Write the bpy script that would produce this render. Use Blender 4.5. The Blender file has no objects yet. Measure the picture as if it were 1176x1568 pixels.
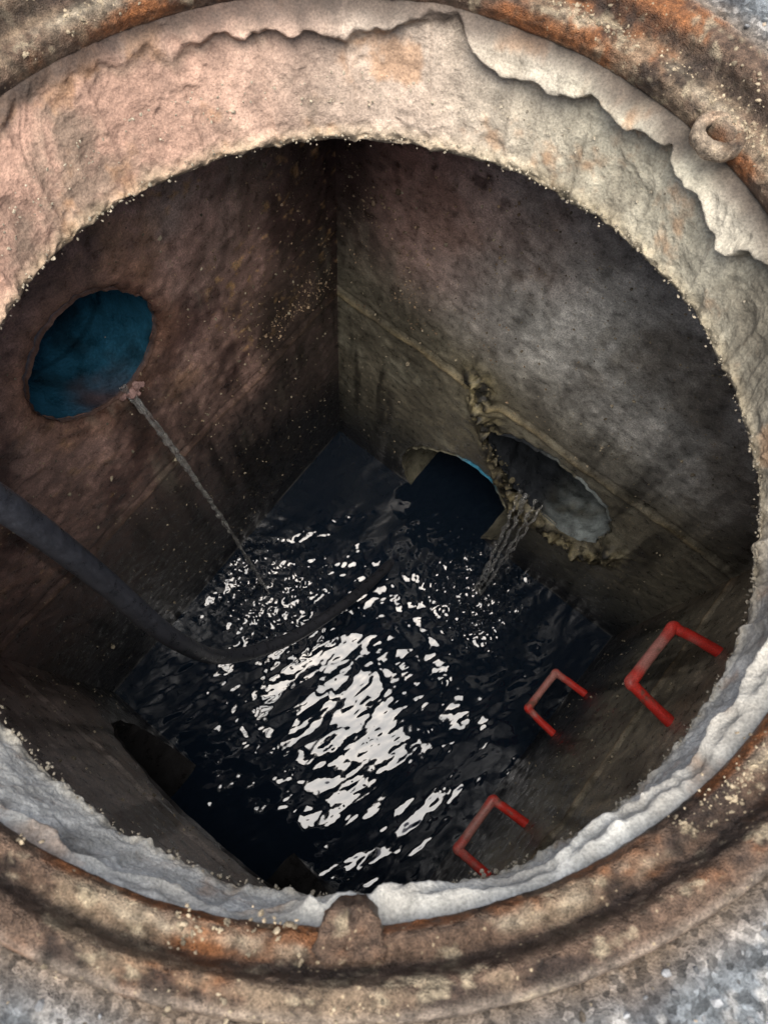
import bpy, math, numpy as np
from mathutils import Matrix, Vector
rng=np.random.default_rng(7)
S=bpy.context.scene
# ------------------------------------------------------------ helpers
def _h(ix,iy,iz,seed):
    n=(ix*374761393+iy*668265263+iz*2147483647%4294967291+seed*974711)&0xffffffff
    n=((n^(n>>13))*1274126177)&0xffffffff
    n=((n^(n>>16))*2246822519)&0xffffffff
    return ((n^(n>>15))&0xffffff)/float(0xffffff)
def vn(P,sc,seed=0):
    """3d value noise -1..1"""
    P=np.asarray(P,dtype=np.float64)*sc+1000.0
    I=np.floor(P).astype(np.int64);F=P-I;F=F*F*F*(F*(F*6-15)+10)
    x,y,z=I[...,0],I[...,1],I[...,2];fx,fy,fz=F[...,0],F[...,1],F[...,2]
    r=0
    for dx in(0,1):
        for dy in(0,1):
            for dz in(0,1):
                w=(fx if dx else 1-fx)*(fy if dy else 1-fy)*(fz if dz else 1-fz)
                r=r+w*_h(x+dx,y+dy,z+dz,seed)
    return r*2-1
def fbm(P,sc,seed=0,o=4,g=.5):
    r=0;a=1;t=0
    for k in range(o):
        r=r+a*vn(P,sc*2.03**k,seed+k*17);t+=a;a*=g
    return r/t
def ss(a,b,x):
    t=np.clip((x-a)/(b-a),0,1);return t*t*(3-2*t)
def mixc(c,d,f):
    return c*(1-f[...,None])+np.asarray(d)*f[...,None]
def link(o,parent=None):
    S.collection.objects.link(o)
    if parent: o.parent=parent
    return o
def mesh(name,V,F,mat,col=None,smooth=True,parent=None):
    me=bpy.data.meshes.new(name)
    V=np.asarray(V,dtype=np.float32).reshape(-1,3);F=np.asarray(F,dtype=np.int32)
    k=F.shape[1];me.vertices.add(len(V));me.vertices.foreach_set("co",V.ravel())
    me.loops.add(F.size);me.loops.foreach_set("vertex_index",F.ravel())
    me.polygons.add(len(F));me.polygons.foreach_set("loop_start",np.arange(0,F.size,k,dtype=np.int32))
    me.polygons.foreach_set("loop_total",np.full(len(F),k,dtype=np.int32))
    me.polygons.foreach_set("use_smooth",np.full(len(F),smooth))
    me.update(calc_edges=True);me.validate()
    if col is not None:
        a=me.color_attributes.new("Col","FLOAT_COLOR","POINT")
        c=np.ones((len(V),4),dtype=np.float32);c[:,:3]=np.clip(np.asarray(col).reshape(-1,3),0.002,1)
        a.data.foreach_set("color",c.ravel())
    me.materials.append(mat)
    return link(bpy.data.objects.new(name,me),parent)
def gridF(nu,nv,wrap=False):
    u=np.arange(nu if wrap else nu-1);v=np.arange(nv-1)
    U,W=np.meshgrid(u,v,indexing='ij');U2=(U+1)%nu
    return np.stack([U*nv+W,U2*nv+W,U2*nv+W+1,U*nv+W+1],-1).reshape(-1,4)
def tube(name,pts,rad,mat,seg=16,col=None,parent=None,noise=0,ns=60,sub=8,caps=True):
    P=[Vector(p) for p in pts];R=list(rad) if hasattr(rad,'__len__') else [rad]*len(P)
    Q=[];RR=[]
    for i in range(len(P)-1):
        p0=P[max(i-1,0)];p1=P[i];p2=P[i+1];p3=P[min(i+2,len(P)-1)]
        for k in range(sub):
            t=k/sub
            Q.append(.5*((2*p1)+(p2-p0)*t+(2*p0-5*p1+4*p2-p3)*t*t+(3*p1-p0-3*p2+p3)*t**3));RR.append(R[i]*(1-t)+R[i+1]*t)
    Q.append(P[-1]);RR.append(R[-1])
    V=[];n=None
    for i,q in enumerate(Q):
        t=(Q[min(i+1,len(Q)-1)]-Q[max(i-1,0)]).normalized()
        if n is None: n=t.orthogonal().normalized()
        n=(n-t*n.dot(t)).normalized();b=t.cross(n)
        for s in range(seg):
            a=2*math.pi*s/seg;V.append(q+(n*math.cos(a)+b*math.sin(a))*RR[i])
    V=np.array(V)
    C=np.repeat(np.array(Q),seg,axis=0)
    if noise: V=C+(V-C)*(1+noise*fbm(V,ns,3,3)[:,None])
    m=len(Q);idx=np.arange(m*seg).reshape(m,seg)
    F=np.stack([idx[:-1],np.roll(idx,-1,1)[:-1],np.roll(idx,-1,1)[1:],idx[1:]],-1).reshape(-1,4)
    if caps:
        V=np.vstack([V,np.array(Q[0])[None],np.array(Q[-1])[None]]);a,b=m*seg,m*seg+1
        F=F.tolist()
        for s in range(0,seg,2):
            F.append([a,(s+2)%seg,s+1,s]);F.append([b,(m-1)*seg+s,(m-1)*seg+s+1,(m-1)*seg+(s+2)%seg])
        F=np.array(F)
    return mesh(name,V,F,mat,col=col(V) if callable(col) else col,parent=parent)
t_=(1+5**.5)/2
IV=np.array([(-1,t_,0),(1,t_,0),(-1,-t_,0),(1,-t_,0),(0,-1,t_),(0,1,t_),(0,-1,-t_),(0,1,-t_),(t_,0,-1),(t_,0,1),(-t_,0,-1),(-t_,0,1)])/math.sqrt(1+t_*t_)
IF=np.array([(0,11,5),(0,5,1),(0,1,7),(0,7,10),(0,10,11),(1,5,9),(5,11,4),(11,10,2),(10,7,6),(7,1,8),(3,9,4),(3,4,2),(3,2,6),(3,6,8),(3,8,9),(4,9,5),(2,4,11),(6,2,10),(8,6,7),(9,8,1)])
def subdiv(V,F):
    V=V.tolist();c={};N=[]
    def m(a,b):
        k=(min(a,b),max(a,b))
        if k not in c:
            p=np.array(V[a])+np.array(V[b]);p/=np.linalg.norm(p);V.append(p.tolist());c[k]=len(V)-1
        return c[k]
    for a,b,d in F:
        x,y,z=m(a,b),m(b,d),m(d,a);N+=[(a,x,z),(b,y,x),(d,z,y),(x,y,z)]
    return np.array(V),np.array(N)
IV2,IF2=subdiv(IV,IF)
def blobs(name,C,size,mat,cols,jit=.3,smooth=False,parent=None,fine=False):
    bv,bf=(IV2,IF2) if fine else (IV,IF)
    n=len(C);k=len(bv)
    A=rng.normal(size=(n,3,3));Qm,_=np.linalg.qr(A)
    base=bv[None]*(1+jit*rng.uniform(-1,1,(n,k,1)))
    sc=np.stack([np.ones(n),rng.uniform(.6,1,n),rng.uniform(.45,.9,n)],-1)
    V=np.einsum('nkj,nij->nki',base*sc[:,None,:],Qm)*np.asarray(size)[:,None,None]
    V=V+np.asarray(C)[:,None,:]
    F=(bf[None]+np.arange(n)[:,None,None]*k).reshape(-1,3)
    return mesh(name,V,F,mat,col=np.repeat(np.asarray(cols)[:,None,:],k,1),smooth=smooth,parent=parent)
# ------------------------------------------------------------ materials
def mat(name,rough=.8,spec=.5,n1=60,a1=.35,n2=400,a2=.25,bump=.4,bd=.002,rvar=.1,speck=None,speckc=(.5,.45,.35),voro=None,metal=0,base=None,ior=1.45):
    m=bpy.data.materials.new(name);m.use_nodes=True;N=m.node_tree.nodes;L=m.node_tree.links
    b=N['Principled BSDF'];b.inputs['Metallic'].default_value=metal;b.inputs['IOR'].default_value=ior
    b.inputs['Specular IOR Level'].default_value=spec
    tc=N.new('ShaderNodeTexCoord')
    if base is None:
        at=N.new('ShaderNodeAttribute');at.attribute_name='Col';c=at.outputs['Color']
    else:
        at=N.new('ShaderNodeRGB');at.outputs[0].default_value=(*base,1);c=at.outputs[0]
    def noise(s,d=4,r=.6):
        n=N.new('ShaderNodeTexNoise');n.inputs['Scale'].default_value=s;n.inputs['Detail'].default_value=d;n.inputs['Roughness'].default_value=r
        L.new(tc.outputs['Object'],n.inputs['Vector']);return n.outputs['Fac']
    def mr(x,a,bb,c0,d0):
        n=N.new('ShaderNodeMapRange');L.new(x,n.inputs[0])
        for i,v in enumerate((a,bb,c0,d0)): n.inputs[i+1].default_value=v
        return n.outputs[0]
    def mul(c,f):
        n=N.new('ShaderNodeMix');n.data_type='RGBA';n.blend_type='MULTIPLY';n.inputs[0].default_value=1
        L.new(c,n.inputs[6]);L.new(f,n.inputs[7]);return n.outputs[2]
    x1=noise(n1);x2=noise(n2,2,.7)
    c=mul(c,mr(x1,.3,.7,1-a1,1+a1));c=mul(c,mr(x2,.3,.7,1-a2,1+a2))
    if voro:
        v=N.new('ShaderNodeTexVoronoi');v.inputs['Scale'].default_value=voro;L.new(tc.outputs['Object'],v.inputs['Vector'])
        sp=N.new('ShaderNodeSeparateColor');L.new(v.outputs['Color'],sp.inputs[0])
        c=mul(c,mr(sp.outputs[0],0,1,.45,1.6))
    if speck:
        v2=N.new('ShaderNodeTexVoronoi');v2.inputs['Scale'].default_value=speck;v2.inputs['Randomness'].default_value=1;L.new(tc.outputs['Object'],v2.inputs['Vector'])
        sp2=N.new('ShaderNodeSeparateColor');L.new(v2.outputs['Color'],sp2.inputs[0])
        a=mr(v2.outputs['Distance'],.18,.28,1,0);g=mr(sp2.outputs[1],.80,.84,0,1);k=mr(x1,.46,.56,0,1)
        mm=N.new('ShaderNodeMath');mm.operation='MULTIPLY';L.new(a,mm.inputs[0]);L.new(g,mm.inputs[1])
        m2=N.new('ShaderNodeMath');m2.operation='MULTIPLY';L.new(mm.outputs[0],m2.inputs[0]);L.new(k,m2.inputs[1])
        mx=N.new('ShaderNodeMix');mx.data_type='RGBA';L.new(m2.outputs[0],mx.inputs[0]);L.new(c,mx.inputs[6]);mx.inputs[7].default_value=(*speckc,1);c=mx.outputs[2]
    L.new(c,b.inputs['Base Color'])
    L.new(mr(x1,.3,.7,rough-rvar,rough+rvar),b.inputs['Roughness'])
    bu=N.new('ShaderNodeBump');bu.inputs['Strength'].default_value=bump;bu.inputs['Distance'].default_value=bd
    ad=N.new('ShaderNodeMath');ad.operation='ADD';L.new(x1,ad.inputs[0]);L.new(x2,ad.inputs[1])
    L.new(ad.outputs[0],bu.inputs['Height']);L.new(bu.outputs[0],b.inputs['Normal'])
    return m
M_wall=mat("damp_concrete",rough=.42,rvar=.26,n1=45,a1=.45,n2=330,a2=.4,bump=.5,bd=.003,speck=130,speckc=(.42,.33,.2))
M_col=mat("mortar_render",rough=.8,n1=60,a1=.2,n2=420,a2=.3,bump=.45,bd=.0025)
M_iron=mat("rusted_cast_iron",rough=.55,rvar=.2,n1=140,a1=.6,n2=800,a2=.5,bump=.9,bd=.003,metal=.1,speck=260,speckc=(.5,.4,.26))
M_asph=mat("asphalt",rough=.75,n1=90,a1=.3,n2=600,a2=.4,bump=.8,bd=.003,voro=230)
M_stone=mat("loose_stones",rough=.8,n1=200,a1=.25,n2=900,a2=.25,bump=.4,bd=.001)
M_hose=mat("black_rubber",rough=.34,rvar=.12,n1=60,a1=.4,n2=500,a2=.3,bump=.25,bd=.0008,base=(.045,.048,.058))
M_rung=mat("red_plastic_grimed",rough=.4,rvar=.15,n1=60,a1=.15,n2=500,a2=.25,bump=.4,bd=.001)
M_pipe=mat("pipe_lining",rough=.35,rvar=.15,n1=30,a1=.35,n2=200,a2=.25,bump=.4,bd=.003)
M_water=bpy.data.materials.new("black_sewage_water");M_water.use_nodes=True
b=M_water.node_tree.nodes['Principled BSDF'];b.inputs['Base Color'].default_value=(.008,.015,.027,1);b.inputs['Roughness'].default_value=.07;b.inputs['IOR'].default_value=1.8
M_fall=bpy.data.materials.new("falling_water");M_fall.use_nodes=True
b=M_fall.node_tree.nodes['Principled BSDF'];b.inputs['Base Color'].default_value=(.9,.9,.88,1);b.inputs['Roughness'].default_value=.06;b.inputs['IOR'].default_value=1.33;b.inputs['Transmission Weight'].default_value=.90
# ------------------------------------------------------------ geometry constants (metres, ground z=0)
ZW=-1.75
B=np.array([-.035,1.039]);R=np.array([.805,.368]);Lc=np.array([-.667,.196]);Q=np.array([.118,-.431])
CEN=np.array([.07,.29])
def unit(v): return v/np.linalg.norm(v)
def jag(a,j): return j*(np.sin(11*a+1)*.8+np.sin(23*a)+.8*np.sin(41*a+1))
def polar_hole(t0,h0,pts,j=.0012):
    a=[math.atan2(h-h0,t-t0) for t,h in pts];r=[math.hypot(h-h0,t-t0) for t,h in pts]
    o=np.argsort(a);a=np.array(a)[o];r=np.array(r)[o]
    a3=np.r_[a-2*np.pi,a,a+2*np.pi];r3=np.r_[r,r,r]
    fine=np.linspace(-np.pi,np.pi,361);rr=np.interp(fine,a3,r3)
    ker=np.hanning(19);ker/=ker.sum();rr=np.convolve(np.r_[rr[-19:-1],rr,rr[1:19]],ker,'same')[18:-18]
    return (t0,h0,lambda x:np.interp((x+np.pi)%(2*np.pi)-np.pi,fine,rr)+jag(x,j))
H_blue=polar_hole(.575,1.213,[(.695,1.25),(.66,1.305),(.62,1.336),(.575,1.345),(.53,1.328),(.49,1.28),(.460,1.21),(.473,1.15),(.51,1.11),(.56,1.092),(.62,1.109),(.668,1.15),(.693,1.2)],.0012)
H1=polar_hole(.44,.2,[(.255,.167),(.28,.26),(.335,.33),(.39,.385),(.455,.416),(.53,.40),(.575,.34),(.61,.28),(.63,.2),(.61,.05),(.53,-.05),(.40,-.08),(.30,.0)],.0025)
H2=polar_hole(.655,.57,[(.47,.635),(.52,.67),(.585,.695),(.65,.705),(.71,.693),(.77,.67),(.808,.635),(.83,.58),(.832,.53),(.815,.46),(.78,.42),(.70,.43),(.617,.447),(.55,.50),(.496,.565),(.47,.60)],.003)
HQ=(.5,.3,lambda x:.345+jag(x,.003))
def polyd(t,h,pl):
    d=np.full(t.shape,9.)
    for (a,b),(c,e) in zip(pl[:-1],pl[1:]):
        vx,vy=c-a,e-b;k=np.clip(((t-a)*vx+(h-b)*vy)/(vx*vx+vy*vy),0,1)
        d=np.minimum(d,np.hypot(t-a-k*vx,h-b-k*vy))
    return d
def wall(P0,P1,holes,colf,dispf,cell=.005,name="concrete_wall"):
    e=unit(P1-P0);n=np.array([-e[1],e[0]])
    if n@(CEN-P0)<0:n=-n
    ln=np.linalg.norm(P1-P0);nt=int((ln+.06)/cell);nh=int(1.82/cell)
    t=np.linspace(-.03,ln+.03,nt);h=np.linspace(-.2,1.62,nh);T,Hh=np.meshgrid(t,h,indexing='ij')
    T=T.copy();Hh=Hh.copy()
    for (t0,h0,rf) in holes:
        a=np.arctan2(Hh-h0,T-t0);r=np.hypot(T-t0,Hh-h0);rr=rf(a)
        m=np.abs(r-rr)<cell*.75
        T=np.where(m,t0+rr*np.cos(a),T);Hh=np.where(m,h0+rr*np.sin(a),Hh)
    F=gridF(nt,nh)
    X=P0[0]+e[0]*T;Y=P0[1]+e[1]*T;P=np.stack([X,Y,ZW+Hh],-1)
    d=(.005*fbm(P,6,1,3)+.0022*fbm(P,45,2,3))*ss(-.02,.12,Hh)+dispf(T,Hh,P)
    for (t0,h0,rf) in holes:
        r=np.hypot(T-t0,Hh-h0)-rf(np.arctan2(Hh-h0,T-t0));d=d-.008*np.exp(-np.clip(r,0,9)/.008)
    P=P+np.array([n[0],n[1],0])*d[...,None]
    col=colf(T,Hh,P)
    # water-borne streaks and sludge tide line
    Ps=P*np.array([1,1,.10]);s=ss(.06,.45,fbm(Ps,22,200,4,.6))*ss(1.5,.5,Hh+.3*fbm(Ps,10,201,2))
    col=col*(1-.72*s)[...,None]
    bl=ss(.08,.42,fbm(P*np.array([1,1,.5]),4.5,206,6,.62));col=mixc(col,[.05,.042,.036],bl*.55)
    s=ss(.2,.5,fbm(Ps,40,202,3))*ss(.1,.4,fbm(P,5,203,2));col=mixc(col,[.40,.36,.28],s*.25*ss(.4,.8,Hh))
    tide=ss(.20,.05,Hh+.06*fbm(P*np.array([1,1,.5]),14,204,3));col=mixc(col,[.014,.016,.021],tide*.92)
    col=mixc(col,[.26,.26,.25],np.exp(-((Hh-.008)/.006)**2)*ss(-.15,.25,fbm(P,11,205,3))*.8)
    Tf,Hf=T.ravel()[F].mean(1),Hh.ravel()[F].mean(1);keep=np.ones(len(F),bool)
    for (t0,h0,rf) in holes:
        a=np.arctan2(Hf-h0,Tf-t0);keep&=np.hypot(Tf-t0,Hf-h0)>rf(a)
    return mesh(name,P,F[keep],M_wall,col=col),e,n
def seam(T,Hh,P,h0=.752,amp=.007):
    k=np.exp(-((Hh-h0-.004*fbm(P,12,5,2))/.008)**2);return amp*k*(.7+.5*fbm(P,20,9,2))-.003*np.exp(-((Hh-h0-.022)/.006)**2)
def grime(c,P,k=.5,sc=7,seed=40):
    f=fbm(P*np.array([1,1,.45]),sc,seed,5,.6)+.5*fbm(P,sc*5,seed+3,3);return c*(1+k*f)[...,None]
def colL(T,H,P):
    c=np.zeros(T.shape+(3,))+np.array([.37,.235,.195])
    c=mixc(c,[.44,.36,.31],ss(-.05,.35,fbm(P,5,11,4))*ss(1.0,1.4,H)*.6)
    c=mixc(c,[.44,.26,.16],ss(.15,.5,fbm(P,9,12,5,.65))*.6)
    c=mixc(c,[.09,.05,.045],ss(-.05,.28,fbm(P,6,14,5,.62))*.85)
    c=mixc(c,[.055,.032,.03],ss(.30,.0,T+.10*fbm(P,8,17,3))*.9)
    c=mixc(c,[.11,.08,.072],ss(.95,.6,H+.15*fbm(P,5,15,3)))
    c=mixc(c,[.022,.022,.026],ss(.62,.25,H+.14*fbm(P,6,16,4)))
    r=np.hypot(T-.575,H-1.21);c=mixc(c,[.42,.22,.14],ss(.2,.12,r+.03*fbm(P,20,18,3))*.6)
    c=mixc(c,[.06,.025,.02],ss(.135,.12,r+.01*fbm(P,40,24,3))*.6)
    c=mixc(c,[.06,.025,.018],ss(.08,.0,np.abs(T-.56-.04*fbm(P,9,19,2)))*ss(1.12,1.0,H)*ss(.7,.95,H)*.8)
    s=ss(.30,.55,fbm(P,60,21,3))*ss(.0,.4,fbm(P,6,23,3)+.5*ss(.4,.1,T))*ss(.7,.95,H)
    c=mixc(c,[.62,.38,.18],s*.9)
    k=np.exp(-((H-.752)/.007)**2);c=mixc(c,[.26,.16,.10],k*.5)
    return grime(c,P)
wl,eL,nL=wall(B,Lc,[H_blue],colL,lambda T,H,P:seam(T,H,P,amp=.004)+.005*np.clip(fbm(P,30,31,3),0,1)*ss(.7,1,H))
RUB=[(.40,.80),(.455,.66),(.50,.565),(.55,.47),(.62,.40),(.64,.33)]
RUB2=[(.66,.40),(.74,.375),(.82,.39),(.87,.44),(.87,.52)]
def colR(T,H,P):
    c=np.zeros(T.shape+(3,))+np.array([.45,.44,.405])
    c=mixc(c,[.64,.62,.57],ss(.0,.4,fbm(P,5,51,4))*.7)
    c=mixc(c,[.20,.18,.15],ss(.0,.4,fbm(P,7,52,5,.6))*.75)
    red=ss(.55,.08,T-.25*(H-1.1)+.1*fbm(P,6,53,3))
    c=mixc(c,[.32,.17,.135],red*.85)
    d=ss(.30,.45,fbm(P,42,54,2))*ss(.55,.2,T)*ss(1.1,1.3,H);c=mixc(c,[.06,.035,.03],d*.85)
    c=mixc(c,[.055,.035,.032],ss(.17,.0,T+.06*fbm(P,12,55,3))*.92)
    c=mixc(c,[.21,.19,.14],ss(1.02,.78,H+.08*fbm(P,5,56,4)+.12*(T-.5)))
    c=mixc(c,[.36,.34,.26],ss(.1,.5,fbm(P,10,60,4))*ss(.76,.72,H)*.6)
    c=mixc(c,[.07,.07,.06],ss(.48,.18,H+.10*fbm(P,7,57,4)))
    c=mixc(c,[.36,.28,.15],np.exp(-((H-.752-.004*fbm(P,12,5,2))/.010)**2)*.65*ss(-.5,.2,fbm(P,8,62,3)))
    k=np.maximum(np.exp(-(polyd(T,H,RUB)/.045)**2),np.exp(-(polyd(T,H,RUB2)/.032)**2))
    c=mixc(c,[.30,.255,.14],np.clip(k*(.8+.8*fbm(P,30,59,3)),0,1))
    c=mixc(c,[.035,.033,.028],np.clip(k*1.5,0,1)*ss(-.12,.22,fbm(P,38,63,3)))
    return grime(c,P,.5)
def dispR(T,H,P):
    a=np.exp(-(polyd(T,H,RUB)/.034)**2);b=np.exp(-(polyd(T,H,RUB2)/.028)**2)
    return seam(T,H,P,amp=.008)+np.maximum(a,b)*(.020+.055*fbm(P,28,61,4,.65))
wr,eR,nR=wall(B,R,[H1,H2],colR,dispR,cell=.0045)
def colD(T,H,P):
    c=np.zeros(T.shape+(3,))+np.array([.47,.41,.30])
    c=mixc(c,[.32,.22,.135],ss(.0,.4,fbm(P,6,71,5,.6))*.65)
    c=mixc(c,[.28,.26,.20],ss(.95,.55,H+.1*fbm(P,6,72,4)))
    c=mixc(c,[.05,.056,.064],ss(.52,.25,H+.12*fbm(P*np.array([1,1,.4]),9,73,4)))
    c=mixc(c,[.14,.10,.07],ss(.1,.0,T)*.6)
    c=mixc(c,[.42,.28,.14],np.exp(-((H-.752)/.008)**2)*.5)
    return grime(c,P,.5)
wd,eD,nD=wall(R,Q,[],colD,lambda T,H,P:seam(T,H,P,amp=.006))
def colQ(T,H,P):
    c=np.zeros(T.shape+(3,))+np.array([.42,.37,.33])
    c=mixc(c,[.20,.155,.125],ss(.0,.4,fbm(P,6,81,5,.6))*.7)
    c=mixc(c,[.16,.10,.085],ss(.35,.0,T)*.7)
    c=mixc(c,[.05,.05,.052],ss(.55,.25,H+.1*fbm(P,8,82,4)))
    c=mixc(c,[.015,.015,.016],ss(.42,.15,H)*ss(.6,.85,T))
    r=np.hypot(T-.5,H-.3);c=mixc(c,[.04,.038,.036],ss(.42,.34,r+.04*fbm(P,14,83,3))*.85)
    return grime(c,P,.5)
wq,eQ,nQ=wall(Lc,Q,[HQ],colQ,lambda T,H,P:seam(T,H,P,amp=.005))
# ------------------------------------------------------------ pipes behind the openings
def pipe(name,P0,e,n,hole,length,colf,drop=0,wav=0,side=0,endc=(.01,.01,.012)):
    t0,h0,rf=hole;na=128;nl=60
    a=np.linspace(0,2*np.pi,na,endpoint=False);l=np.linspace(0,1,nl);A,Lg=np.meshgrid(a,l,indexing='ij')
    ker=np.ones(15)/15;r0=rf(a);rs=np.convolve(np.r_[r0[-7:],r0,r0[:7]],ker,'valid')
    k=ss(0,.08,Lg);r=r0[:,None]*(1-k)+(rs[:,None]+.003)*k
    T=t0+r*np.cos(A)+side*Lg;H=h0+r*np.sin(A)-drop*Lg;dd=-Lg*length+.001
    P=np.stack([P0[0]+e[0]*T+n[0]*dd,P0[1]+e[1]*T+n[1]*dd,ZW+H],-1)
    ctr=np.stack([P0[0]+e[0]*(t0+side*Lg)+n[0]*dd,P0[1]+e[1]*(t0+side*Lg)+n[1]*dd,ZW+h0-drop*Lg],-1)
    P=ctr+(P-ctr)*(1+wav*fbm(P,14,91,3)*ss(0,.15,Lg))[...,None]
    col=colf(A,Lg,P);V=P.reshape(-1,3);F=gridF(na,nl,True)
    k=len(V);V=np.vstack([V,V.reshape(na,nl,3)[:,-1].mean(0)]);i=np.arange(0,na,2)
    C=np.stack([np.full(len(i),k),i*nl+nl-1,(i+1)*nl+nl-1,((i+2)%na)*nl+nl-1],-1)
    return mesh(name,V,np.vstack([F,C]),M_pipe,col=np.vstack([col.reshape(-1,3),[endc]]))
def cblue(A,Lg,P):
    c=np.zeros(A.shape+(3,))+np.array([.022,.11,.18]);c=mixc(c,[.012,.035,.05],ss(-.1,.4,fbm(P,14,92,5,.6))*.8)
    c=mixc(c,[.09,.05,.045],np.exp(-((A-4.9)/.4)**2)*ss(.35,.1,Lg+.2*fbm(P,20,94,3))*.8)
    c=c*(1-.6*np.exp(-((Lg-.5)/.012)**2))[...,None]
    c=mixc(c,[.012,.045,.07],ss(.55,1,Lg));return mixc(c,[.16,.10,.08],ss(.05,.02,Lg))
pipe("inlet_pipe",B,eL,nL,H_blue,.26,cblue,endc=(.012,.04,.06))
def c1(A,Lg,P):
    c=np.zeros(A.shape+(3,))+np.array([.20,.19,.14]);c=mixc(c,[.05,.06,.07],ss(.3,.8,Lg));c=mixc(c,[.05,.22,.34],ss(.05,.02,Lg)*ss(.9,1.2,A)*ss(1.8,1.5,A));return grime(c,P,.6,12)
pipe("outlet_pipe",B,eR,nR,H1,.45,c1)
def c2(A,Lg,P):
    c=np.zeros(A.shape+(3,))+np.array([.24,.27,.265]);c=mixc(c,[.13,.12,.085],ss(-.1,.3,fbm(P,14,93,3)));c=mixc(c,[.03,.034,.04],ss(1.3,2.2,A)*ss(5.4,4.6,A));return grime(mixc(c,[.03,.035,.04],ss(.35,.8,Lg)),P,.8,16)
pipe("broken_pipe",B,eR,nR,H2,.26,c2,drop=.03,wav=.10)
def cq(A,Lg,P): return mixc(np.zeros(A.shape+(3,))+np.array([.035,.033,.033]),[.006,.006,.007],ss(0,.25,Lg))  # near-black lining: the shade inside the void is put into the colour
pipe("outlet_pipe",Lc,eQ,nQ,HQ,.5,cq)
# ------------------------------------------------------------ collar (neck) + ceiling slab
nth=1500
th=np.linspace(0,2*np.pi,nth,endpoint=False)
prof=[(0,.408,-.034),(.05,.400,-.036),(.10,.392,-.040),(.18,.388,-.052),(.30,.384,-.070),(.6,.371,-.112),(.8,.362,-.140),(.84,.3585,-.147),(.87,.358,-.151),(.89,.361,-.157),(.91,.368,-.162),(.95,.42,-.168),(1,1.15,-.172)]
sp=np.r_[np.linspace(0,.91,120),np.linspace(.92,1,14)]
pr=np.interp(sp,[p[0] for p in prof],[p[1] for p in prof]);pz=np.interp(sp,[p[0] for p in prof],[p[2] for p in prof])
TH,SP=np.meshgrid(th,sp,indexing='ij');RR=np.broadcast_to(pr,TH.shape).copy();ZZ=np.broadcast_to(pz,TH.shape).copy()
k=np.clip((ZZ+.02)/-.13,0,1);CX=-.004+.015*k;CY=.293-.028*k
cx=np.cos(TH);cy=np.sin(TH)
U=np.stack([cx,cy,ZZ*2.8],-1);U0=np.stack([cx,cy,ZZ*0],-1)
edge=-.064+.018*vn(U0,4.5,101)+.014*vn(U0,9,102)+.006*vn(U0,24,103)+.0025*fbm(U,30,99,3)
wid=.003+.003*(vn(U0,7,98)+1)
mor=ss(-1,1,(ZZ-edge)/wid)
thick=np.clip(.45+.75*ss(-.45,.25,cx)+.45*vn(U0,6,97),.2,1.5)
inn=(SP<.905)
bul=(.012+.005*fbm(U,8,104,3))*mor*ss(-.040,-.054,ZZ)*thick+.005*np.exp(-((ZZ-edge-.005)/.0055)**2)*thick
smear=fbm(U*np.array([1,1,.35])+.3*fbm(U,3,94,2)[...,None],18,96,3)
rough=.0055*fbm(U,4,105,3)+.0038*fbm(U,12,106,4,.55)+.0008*fbm(U,70,107,3,.7)+.0024*smear-.0045*np.clip(fbm(U,26,93,2)-.30,0,1)
lipn=(.005*fbm(U,16,108,3,.6)+.0035*fbm(U,55,109,3))*np.exp(-((SP-.86)/.06)**2)
band=.0025*np.exp(-(((TH*4.5+.3)%1-.5)/.04)**2)*(1-mor)
RR=RR-np.where(inn,bul+rough+lipn+band,rough*2)
ZZ2=ZZ+np.where(inn,lipn*1.2,rough*1.5)
P=np.stack([CX+RR*cx,CY+RR*cy,ZZ2],-1)
c=np.zeros(TH.shape+(3,))+np.array([.42,.35,.28])
c=mixc(c,[.43,.27,.20],ss(.35,-.55,cx+.2*fbm(U,3,110,3))*ss(-.75,-.2,cy))  # pinkish reflected light on the left side, put into the mortar colour
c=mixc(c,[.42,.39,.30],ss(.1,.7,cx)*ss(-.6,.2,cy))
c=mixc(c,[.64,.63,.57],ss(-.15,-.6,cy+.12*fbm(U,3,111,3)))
c=mixc(c,[.46,.42,.35],mor*.5*ss(-.3,.3,fbm(U,5,95,3)))
c=mixc(c,[.22,.17,.12],np.exp(-((ZZ-edge+.004)/.006)**2)*.45)
c=mixc(c,[.17,.145,.105],ss(-.02,.4,fbm(U,4,112,6,.66))*.6)
c=mixc(c,[.42,.22,.10],ss(.15,.5,fbm(U,8,113,5,.6))*.5)
c=mixc(c,[.34,.28,.18],ss(.76,.87,SP)*.6)
c=mixc(c,[.05,.035,.028],ss(-.058,-.044,ZZ+.004*fbm(U,14,92,3))*.85*ss(-.75,-.3,cy))  # shadow line below the iron ring, painted into the neck colour
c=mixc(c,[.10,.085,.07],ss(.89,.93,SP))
c=c*(1+.3*smear)[...,None]
c=grime(c,U,.35,7,114)
mesh("concrete_neck",P,gridF(nth,len(sp),True),M_col,col=c)
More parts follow.
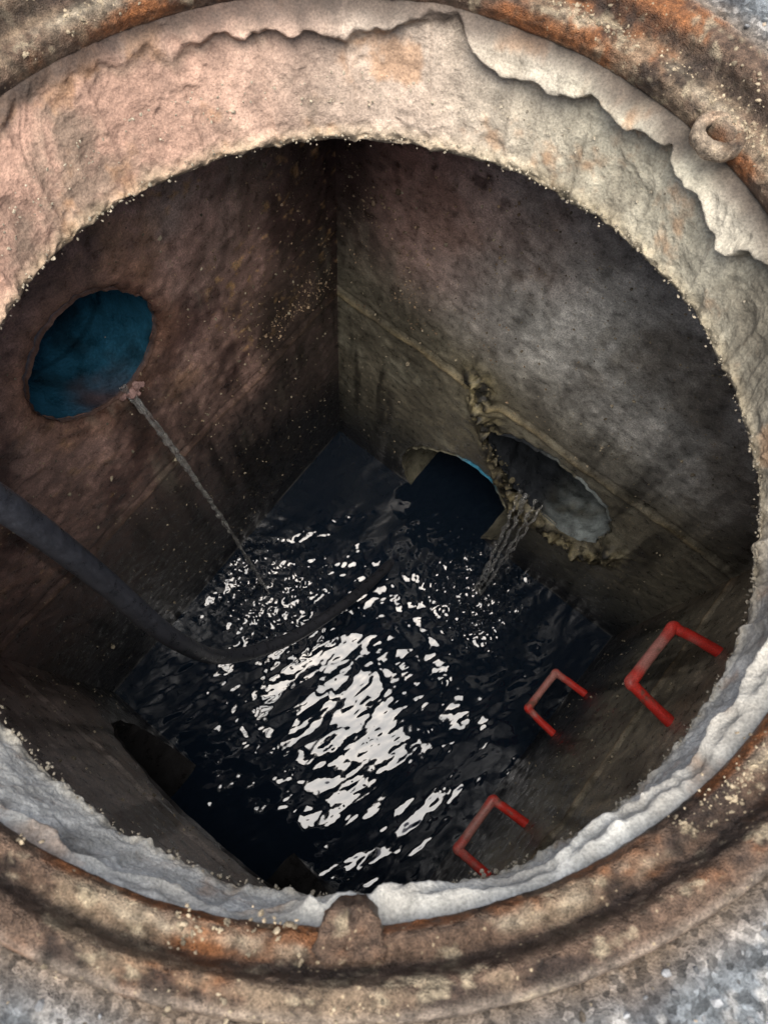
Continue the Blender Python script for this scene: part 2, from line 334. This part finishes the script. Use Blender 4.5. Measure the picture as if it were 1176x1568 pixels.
# ------------------------------------------------------------ cast-iron frame
pf=[(.425,-.09),(.400,-.060),(.3855,-.040),(.3835,-.030),(.385,-.021),(.389,-.0175),(.397,-.018),(.404,-.019),(.409,-.018),(.4115,-.012),(.413,-.003),(.416,.002),(.421,.0035),(.428,.003),(.434,.004),(.438,.003),(.441,-.002),(.444,-.012),(.447,-.05)]
pa=np.array(pf);sl=np.r_[0,np.cumsum(np.hypot(*(pa[1:]-pa[:-1]).T))];q=np.linspace(0,sl[-1],110)
pr=np.interp(q,sl,pa[:,0]);pz=np.interp(q,sl,pa[:,1]);nf=2000;th=np.linspace(0,2*np.pi,nf,endpoint=False)
TH,RR=np.meshgrid(th,pr,indexing='ij');ZZ=np.broadcast_to(pz,TH.shape)
k=ss(.38,.44,RR);CX=-.003+.006*k;CY=.294+.016*k
U=np.stack([np.cos(TH)*.4,np.sin(TH)*.4,ZZ],-1)+np.stack([RR*0,RR*0,RR],-1)
n_=.0020*fbm(U,35,121,4,.65)+.0026*np.clip(fbm(U,110,122,3),0,1)-.003*np.clip(fbm(U,50,120,3)-.25,0,1)
P=np.stack([CX+(RR-n_*.7)*np.cos(TH),CY+(RR-n_*.7)*np.sin(TH),ZZ+n_],-1)
def ironcol(U,RR):
    c=np.zeros(RR.shape+(3,))+np.array([.13,.085,.058])
    c=mixc(c,[.28,.11,.038],ss(.0,.35,fbm(U,12,123,5,.6))*.85)
    c=mixc(c,[.24,.18,.12],ss(.05,.4,fbm(U,16,124,5,.65))*.8)
    c=mixc(c,[.03,.021,.017],ss(.05,.35,fbm(U,18,125,5,.65))*.85)
    c=mixc(c,[.42,.35,.24],ss(.25,.5,fbm(U,70,119,3,.6))*.7)
    return c
c=ironcol(U,RR)
c=mixc(c,[.40,.34,.25],np.exp(-((RR-.395)/.007)**2)*ss(-.05,.3,fbm(U,25,126,4))*.7)
c=mixc(c,[.28,.10,.03],ss(.387,.384,RR)*ss(-.2,.3,fbm(U,20,127,4))*.8)
c=mixc(c,[.30,.25,.20],np.exp(-((RR-.437)/.004)**2)*.6)
c=mixc(c,[.04,.03,.025],np.exp(-((RR-.411)/.003)**2)*.7)
frame=bpy.data.objects.new("manhole_frame",None);link(frame)
mesh("frame_ring",P,gridF(nf,len(q),True),M_iron,col=c,parent=frame)
def lug(name,ang,r0,r1,w,z0,z1,hole=False,nz=1.0):
    na=120
    cr,sr=math.cos(ang),math.sin(ang)
    def W(x,y,z): return (-.001+x*cr-y*sr,.296+x*sr+y*cr,z)
    V=[];out=[]
    for i in range(na):
        a=2*math.pi*i/na;sx=math.cos(a);sy=math.sin(a)
        p=2.2 if hole else 3.5
        k=(abs(sx)**p+abs(sy)**p)**(-1/p)
        tp=1+(.1 if hole else .30)*sx*k
        out.append(((r0+r1)/2+(r1-r0)/2*sx*k,w/2*sy*k*tp))
    lay=[(.97,z0),(1.02,z0+(z1-z0)*.3),(1.02,z0+(z1-z0)*.6),(1.0,z1-.003),(.93,z1-.0005),(.8,z1),(.6,z1),(.35,z1-.001)]
    mx=(r0+r1)/2
    if hole: lay=lay[:-2]+[(.60,z1),(.54,z1-.002),(.50,z1-.006),(.50,z0),(.97,z0)]
    for s,z in lay:
        for x,y in out: V.append(W(mx+(x-mx)*s,y*s,z))
    V=np.array(V);V+=nz*.0022*np.stack([fbm(V,70,131,4,.75),fbm(V,70,132,4,.75),fbm(V,60,133,4,.75)],-1)*1.6
    nl=len(lay);idx=np.arange(nl*na).reshape(nl,na)
    F=np.stack([idx[:-1],np.roll(idx,-1,1)[:-1],np.roll(idx,-1,1)[1:],idx[1:]],-1).reshape(-1,4).tolist()
    if not hole:
        V=np.vstack([V,V[-na:].mean(0)]);k=nl*na
        for i in range(0,na,2):F.append([k,(nl-1)*na+i,(nl-1)*na+i+1,(nl-1)*na+(i+2)%na])
    c=ironcol(V,V[:,0])
    if hole: c=mixc(c,[.42,.34,.25],ss(-.3,.2,fbm(V,60,134,3))*.7);c[-3*na:]=[.02,.014,.01]  # cream rim; shade inside the eye is painted onto its bore
    return mesh(name,V,np.array(F),M_iron,col=c,parent=frame)
lug("lug",math.radians(-89),.371,.402,.036,-.045,-.014,nz=1.3)
lug("eye_lug",math.radians(34.5),.355,.400,.046,-.030,-.017,True,nz=.5)
# ------------------------------------------------------------ asphalt ground (one sheet with the opening)
rg=np.r_[np.linspace(.436,.80,120),np.geomspace(.83,300,40)];ng=1300;th=np.linspace(0,2*np.pi,ng,endpoint=False)
TH,RG=np.meshgrid(th,rg,indexing='ij');P=np.stack([.004+RG*np.cos(TH),.31+RG*np.sin(TH),RG*0],-1)
nr=ss(1.2,.7,RG);P[...,2]=-.006+nr*(.0022*fbm(P,70,141,3,.7)+.003*np.clip(vn(P,120,142),0,1))+.006*ss(.437,.46,RG)-.02*ss(.440,.436,RG)
c=np.zeros(TH.shape+(3,))+np.array([.13,.145,.155]);c=mixc(c,[.06,.065,.07],ss(0,.4,fbm(P,30,143,4)));c=mixc(c,[.28,.28,.27],ss(.15,.45,fbm(P,100,144,2)))
c=mixc(c,[.14,.10,.065],ss(.47,.44,RG)*.8)
mesh("asphalt_ground",P,gridF(ng,len(rg),True),M_asph,col=c)
n=9000;a=rng.uniform(0,2*np.pi,n);r=.447+.33*rng.uniform(0,1,n)**.8
C=np.stack([.004+r*np.cos(a),.31+r*np.sin(a),np.full(n,.0)],-1)
g=rng.uniform(.05,.34,n);cols=np.stack([g,g*1.03,g*1.05],-1);w=rng.uniform(0,1,n)<.12;cols[w]*=np.array([1.2,.95,.7])
blobs("asphalt_aggregate",C,rng.uniform(.0012,.0036,n),M_stone,cols)
n=7000;a=rng.uniform(0,2*np.pi,n);z=rng.uniform(0,1,n);r=np.where(z<.7,rng.normal(.394,.006,n),rng.normal(.414,.012,n))
zz=np.interp(r,pa[4:16,0],pa[4:16,1])
C=np.stack([r*np.cos(a),.298+r*np.sin(a),zz],-1);kk=fbm(C,14,150,4)>.0;C=C[kk];n=len(C)
g=rng.uniform(.12,.46,n);cols=np.stack([g,g*.82,g*.56],-1)
blobs("grit_on_frame",C,np.minimum(rng.gamma(2,.0004,n)+.0004,.003),M_stone,cols)
n=1800;a=rng.uniform(0,2*np.pi,n);s=rng.uniform(0,1,n)
r=np.where(s<.6,.358+rng.normal(0,.0015,n),.360+.02*s);zz=np.where(s<.6,-.148+rng.normal(0,.004,n),-.14+.09*(s-.4))
C=np.stack([.011+(r-.001)*np.cos(a),.266+(r-.001)*np.sin(a),zz],-1)
g=rng.uniform(.22,.48,n);cols=np.stack([g,g*.88,g*.66],-1)
blobs("grit_on_neck",C,np.minimum(rng.gamma(2,.00035,n)+.0004,.0022),M_stone,cols)
def wpt(P0,e,n,t,h,d=0): return np.stack([P0[0]+e[0]*t+n[0]*d,P0[1]+e[1]*t+n[1]*d,ZW+h],-1)
n=5200;t=np.abs(rng.normal(0,.20,n))+.01;h=rng.uniform(.75,1.55,n);m=rng.uniform(0,1,n)<.62
Ca=wpt(B,eL,nL,t,h,.001);Cb=wpt(B,eR,nR,t,h*.9+.05,.001);C=np.where(m[:,None],Ca,Cb)
kk=fbm(C,9,151,4,.7)+.15*rng.normal(size=n)>.08;C=C[kk];n=len(C);g=rng.uniform(.1,.5,n);cols=np.stack([g,g*.72,g*.46],-1)
blobs("wall_crust",C,rng.gamma(1.4,.0008,n)+.0004,M_stone,cols)
n=3000;m=rng.integers(0,4,n);t=rng.uniform(.02,1.0,n);h=rng.uniform(.1,1.5,n)
C=np.zeros((n,3))
for i,(P0,e,nn) in enumerate(((B,eL,nL),(B,eR,nR),(R,eD,nD),(Lc,eQ,nQ))): C[m==i]=wpt(P0,e,nn,t,h,.0015)[m==i]
inh=((m==0)&(np.hypot(t-.575,h-1.21)<.14))|((m==1)&(t>.22)&(t<.88)&(h<.74))|((m==3)&(np.hypot(t-.5,h-.3)<.4));C=C[~inh]
n=len(C);g=rng.uniform(.1,.5,n);cols=np.stack([g,g*.85,g*.6],-1)
blobs("wall_grit",C,rng.gamma(2,.0006,n)+.0005,M_stone,cols)
pl=np.array(RUB+RUB2);n=160;i=rng.integers(2,len(pl),n);t=pl[i,0]+rng.normal(0,.022,n);h=pl[i,1]+rng.normal(0,.022,n)
C=wpt(B,eR,nR,t,h,.008);g=rng.uniform(.04,.2,n);cols=np.stack([g,g*.88,g*.56],-1)
blobs("mortar_rubble",C,rng.gamma(2,.0013,n)+.001,M_stone,cols,fine=True,jit=.25)
C=wpt(B,eL,nL,np.array([.545,.56,.575,.535,.55]),np.array([1.088,1.083,1.09,1.078,1.07]),.003)
blobs("mortar_dab",C,np.array([.009,.010,.007,.006,.006]),M_stone,np.tile([.40,.25,.22],(5,1)),fine=True,jit=.25)
# ------------------------------------------------------------ water
IA=np.array([-.243,.498]);IC=np.array([.398,.496])
nx=760;x=np.linspace(-1.15,1.3,nx);ny=760;y=np.linspace(-.95,1.5,ny);X,Y=np.meshgrid(x,y,indexing='ij')
P=np.stack([X,Y,X*0],-1)
Z=np.zeros(X.shape)
wob=fbm(P,6,160,3);brk=.55+.6*fbm(P,8,159,2)
for (cxy,k0,amp,core) in ((IA,2*np.pi/.042,.0014,.18),(IC,2*np.pi/.038,.0014,.16)):
    r=np.hypot(X-cxy[0],Y-cxy[1])+wob*.03
    Z+=amp*np.sin(k0*r)*np.exp(-r/.24)*ss(.02,.10,r)*brk
    Z+=np.exp(-(r/core)**4)*(.0050*fbm(P,30,161,3,.60)+.0014*vn(P,100,162))
    Z+=np.exp(-(r/(core*1.7))**4)*(.0018*fbm(P,28,171,3,.6))
calm=1-.75*ss(.68,.85,Y-.2*X)
rot=np.stack([.83*X+.56*Y,(-.56*X+.83*Y)*2.1,X*0],-1)+.03*fbm(P,5,158,2)[...,None]
Z+=calm*(.0072*fbm(rot,7,163,2,.5)+.0026*fbm(rot,17,164,2)+.0005*fbm(rot,50,165,2))
for _ in range(10):
    cx0,cy0=rng.uniform(-.3,.3),rng.uniform(-.12,.4);r=np.hypot(X-cx0,Y-cy0)
    Z+=.00035*np.sin(2*np.pi*r/.012)*np.exp(-(r/rng.uniform(.012,.024))**2)
P[...,2]=ZW+Z
mesh("sewage_water",P,gridF(nx,ny),M_water)
def bub(c,n,s):
    d=rng.normal(size=(n,2))*s;return np.stack([c[0]+d[:,0],c[1]+d[:,1],np.full(n,ZW+.0015)],-1)
C=np.vstack([bub(IA,800,.085),bub(IC,750,.075),bub((.02,.3),60,.2)])
blobs("froth_bubbles",C,np.minimum(rng.gamma(2,.0010,len(C))+.001,.006),M_water,np.tile([.02,.02,.02],(len(C),1)),jit=.03,smooth=True,fine=True)
# ------------------------------------------------------------ falling water
def fall(name,a,b,r,noise=.5,ns=70):
    a=np.array(a);b=np.array(b);pts=[]
    for s in np.linspace(0,1,14):
        xy=a[:2]+(b[:2]-a[:2])*s**.8;z=a[2]+(b[2]-a[2])*(s**1.7*.75+s*.25)
        tw=.0022*math.sin(s*38+r*3000)
        pts.append((xy[0]+tw,xy[1]-tw,z))
    rad=[r*(1.1-.25*s) for s in np.linspace(0,1,14)]
    return tube(name,pts,rad,M_fall,seg=12,noise=noise,ns=ns,sub=14)
st=bpy.data.objects.new("falling_stream",None);link(st)
p0=wpt(B,eL,nL,np.array(.565),np.array(1.10),-.01)
for k,(dx,r) in enumerate(((0,.0046),(.006,.0028),(-.004,.0022))):
    fall("strand_%d"%k,(p0[0]+dx*.6,p0[1]+dx*.8,p0[2]),(IA[0]+dx*.8,IA[1]-dx,ZW),r,noise=1.5).parent=st
st2=bpy.data.objects.new("falling_stream",None);link(st2)
for k,(t,dx,dy,r) in enumerate(((.60,-.008,.006,.0048),(.62,0,0,.0048),(.65,.008,-.007,.004),(.67,.012,.0,.003))):
    p0=wpt(B,eR,nR,np.array(t),np.array(.455),-.01)
    fall("strand_%d"%k,p0,(IC[0]+dx,IC[1]+dy,ZW),r,noise=1.5).parent=st2
# ------------------------------------------------------------ hose
hp=[(-1.6,.05,.014),(-.9,.15,.016),(-.55,.19,.022),(-.43,.205,.032),(-.365,.212,.006),(-.325,.216,-.08),(-.306,.217,-.17),(-.293,.209,-.40),(-.263,.181,-.70),(-.237,.205,-1.05),(-.129,.295,-1.35),(.019,.452,-1.60),(.115,.572,-1.742),(.19,.66,-1.80)]
tube("rubber_hose",hp,.015,M_hose,seg=28,sub=18,noise=.015,ns=40)
# ------------------------------------------------------------ ladder rungs
def rung(A,Bp,O1,O2,z,dz):
    def colf(V):
        c=np.zeros((len(V),3))+np.array([.80,.05,.035])
        mid=(np.array(O1)+np.array(O2))/2;d=np.hypot(V[:,0]-mid[0],V[:,1]-mid[1])
        c=mixc(c,[.45,.32,.27],ss(.085,.03,d+.04*fbm(V,40,172,3))*.7)
        c=mixc(c,[.22,.14,.10],ss(.2,.5,fbm(V,60,173,4))*.8);return c
    A=np.array(A);Bp=np.array(Bp);O1=np.array(O1);O2=np.array(O2);n3=np.array([nD[0],nD[1]])
    def p(v,zz): return (v[0],v[1],zz)
    r=.0098
    def L(a,b,k): return a+(b-a)*k
    pts=[p(A-n3*.02,z),p(L(A,O1,.45),z),p(L(A,O1,.84),z),p(L(O1,O2,.0),z),p(L(O1,O2,.13),z),p(L(O1,O2,.5),z-.003),p(L(O1,O2,.87),z),p(L(O1,O2,1.),z),p(L(Bp,O2,.84),z),p(L(Bp,O2,.45),z),p(Bp-n3*.02,z)]
    rad=[r*1.15,r,r*1.0,r*1.1,r*1.05,r,r*1.05,r*1.1,r*1.0,r,r*1.15]
    return tube("ladder_rung",pts,rad,M_rung,seg=20,col=colf,sub=8,noise=.09,ns=90)
rung((.649,.187),(.545,.066),(.572,.228),(.485,.132),-.805,0.0)
rung((.645,.182),(.552,.074),(.570,.236),(.488,.141),-1.555,0.0)
rung((.386,-.119),(.300,-.219),(.317,-.072),(.238,-.168),-1.215,0.0)
# ------------------------------------------------------------ light
W=bpy.data.worlds.new("World");S.world=W;W.use_nodes=True
sk=W.node_tree.nodes.new('ShaderNodeTexSky');sk.sky_type='NISHITA';sk.sun_disc=False
EL,AZ=math.radians(76),math.radians(190)   # azimuth clockwise from +Y
sk.sun_elevation=EL;sk.sun_rotation=AZ;sk.dust_density=6;sk.air_density=1;sk.ozone_density=.4
bg=W.node_tree.nodes['Background'];bg.inputs[1].default_value=.15;W.node_tree.links.new(sk.outputs[0],bg.inputs[0])
sd=bpy.data.lights.new("sun","SUN");sd.energy=5.0;sd.angle=math.radians(64);sd.color=(1,.97,.92)
so=bpy.data.objects.new("sun",sd);link(so)
d=Vector((math.sin(AZ)*math.cos(EL),math.cos(AZ)*math.cos(EL),math.sin(EL)))
so.rotation_euler=d.to_track_quat('Z','Y').to_euler()
# ------------------------------------------------------------ camera
f=1120.;nv=np.array([-60.,386.,f]);nv/=np.linalg.norm(nv)
Xa=np.array([1,0,0])-nv[0]*nv;Xa/=np.linalg.norm(Xa);Za=-nv;Ya=np.cross(Za,Xa)
cd=bpy.data.cameras.new("camera");cam=bpy.data.objects.new("camera",cd);link(cam)
G=np.stack([Xa,Ya,Za])
M=Matrix.Identity(4)
for i in range(3):
    M[i][0]=G[i,0];M[i][1]=-G[i,1];M[i][2]=-G[i,2]
M[2][3]=.45
cam.matrix_world=M
cd.sensor_fit='VERTICAL';cd.sensor_height=36;cd.sensor_width=27;cd.lens=36*f/1568;cd.clip_start=.01;cd.clip_end=1000
cd.dof.use_dof=True;cd.dof.focus_distance=1.2;cd.dof.aperture_fstop=14
S.camera=cam
S.view_settings.view_transform='Standard';S.view_settings.look='None';S.view_settings.exposure=0
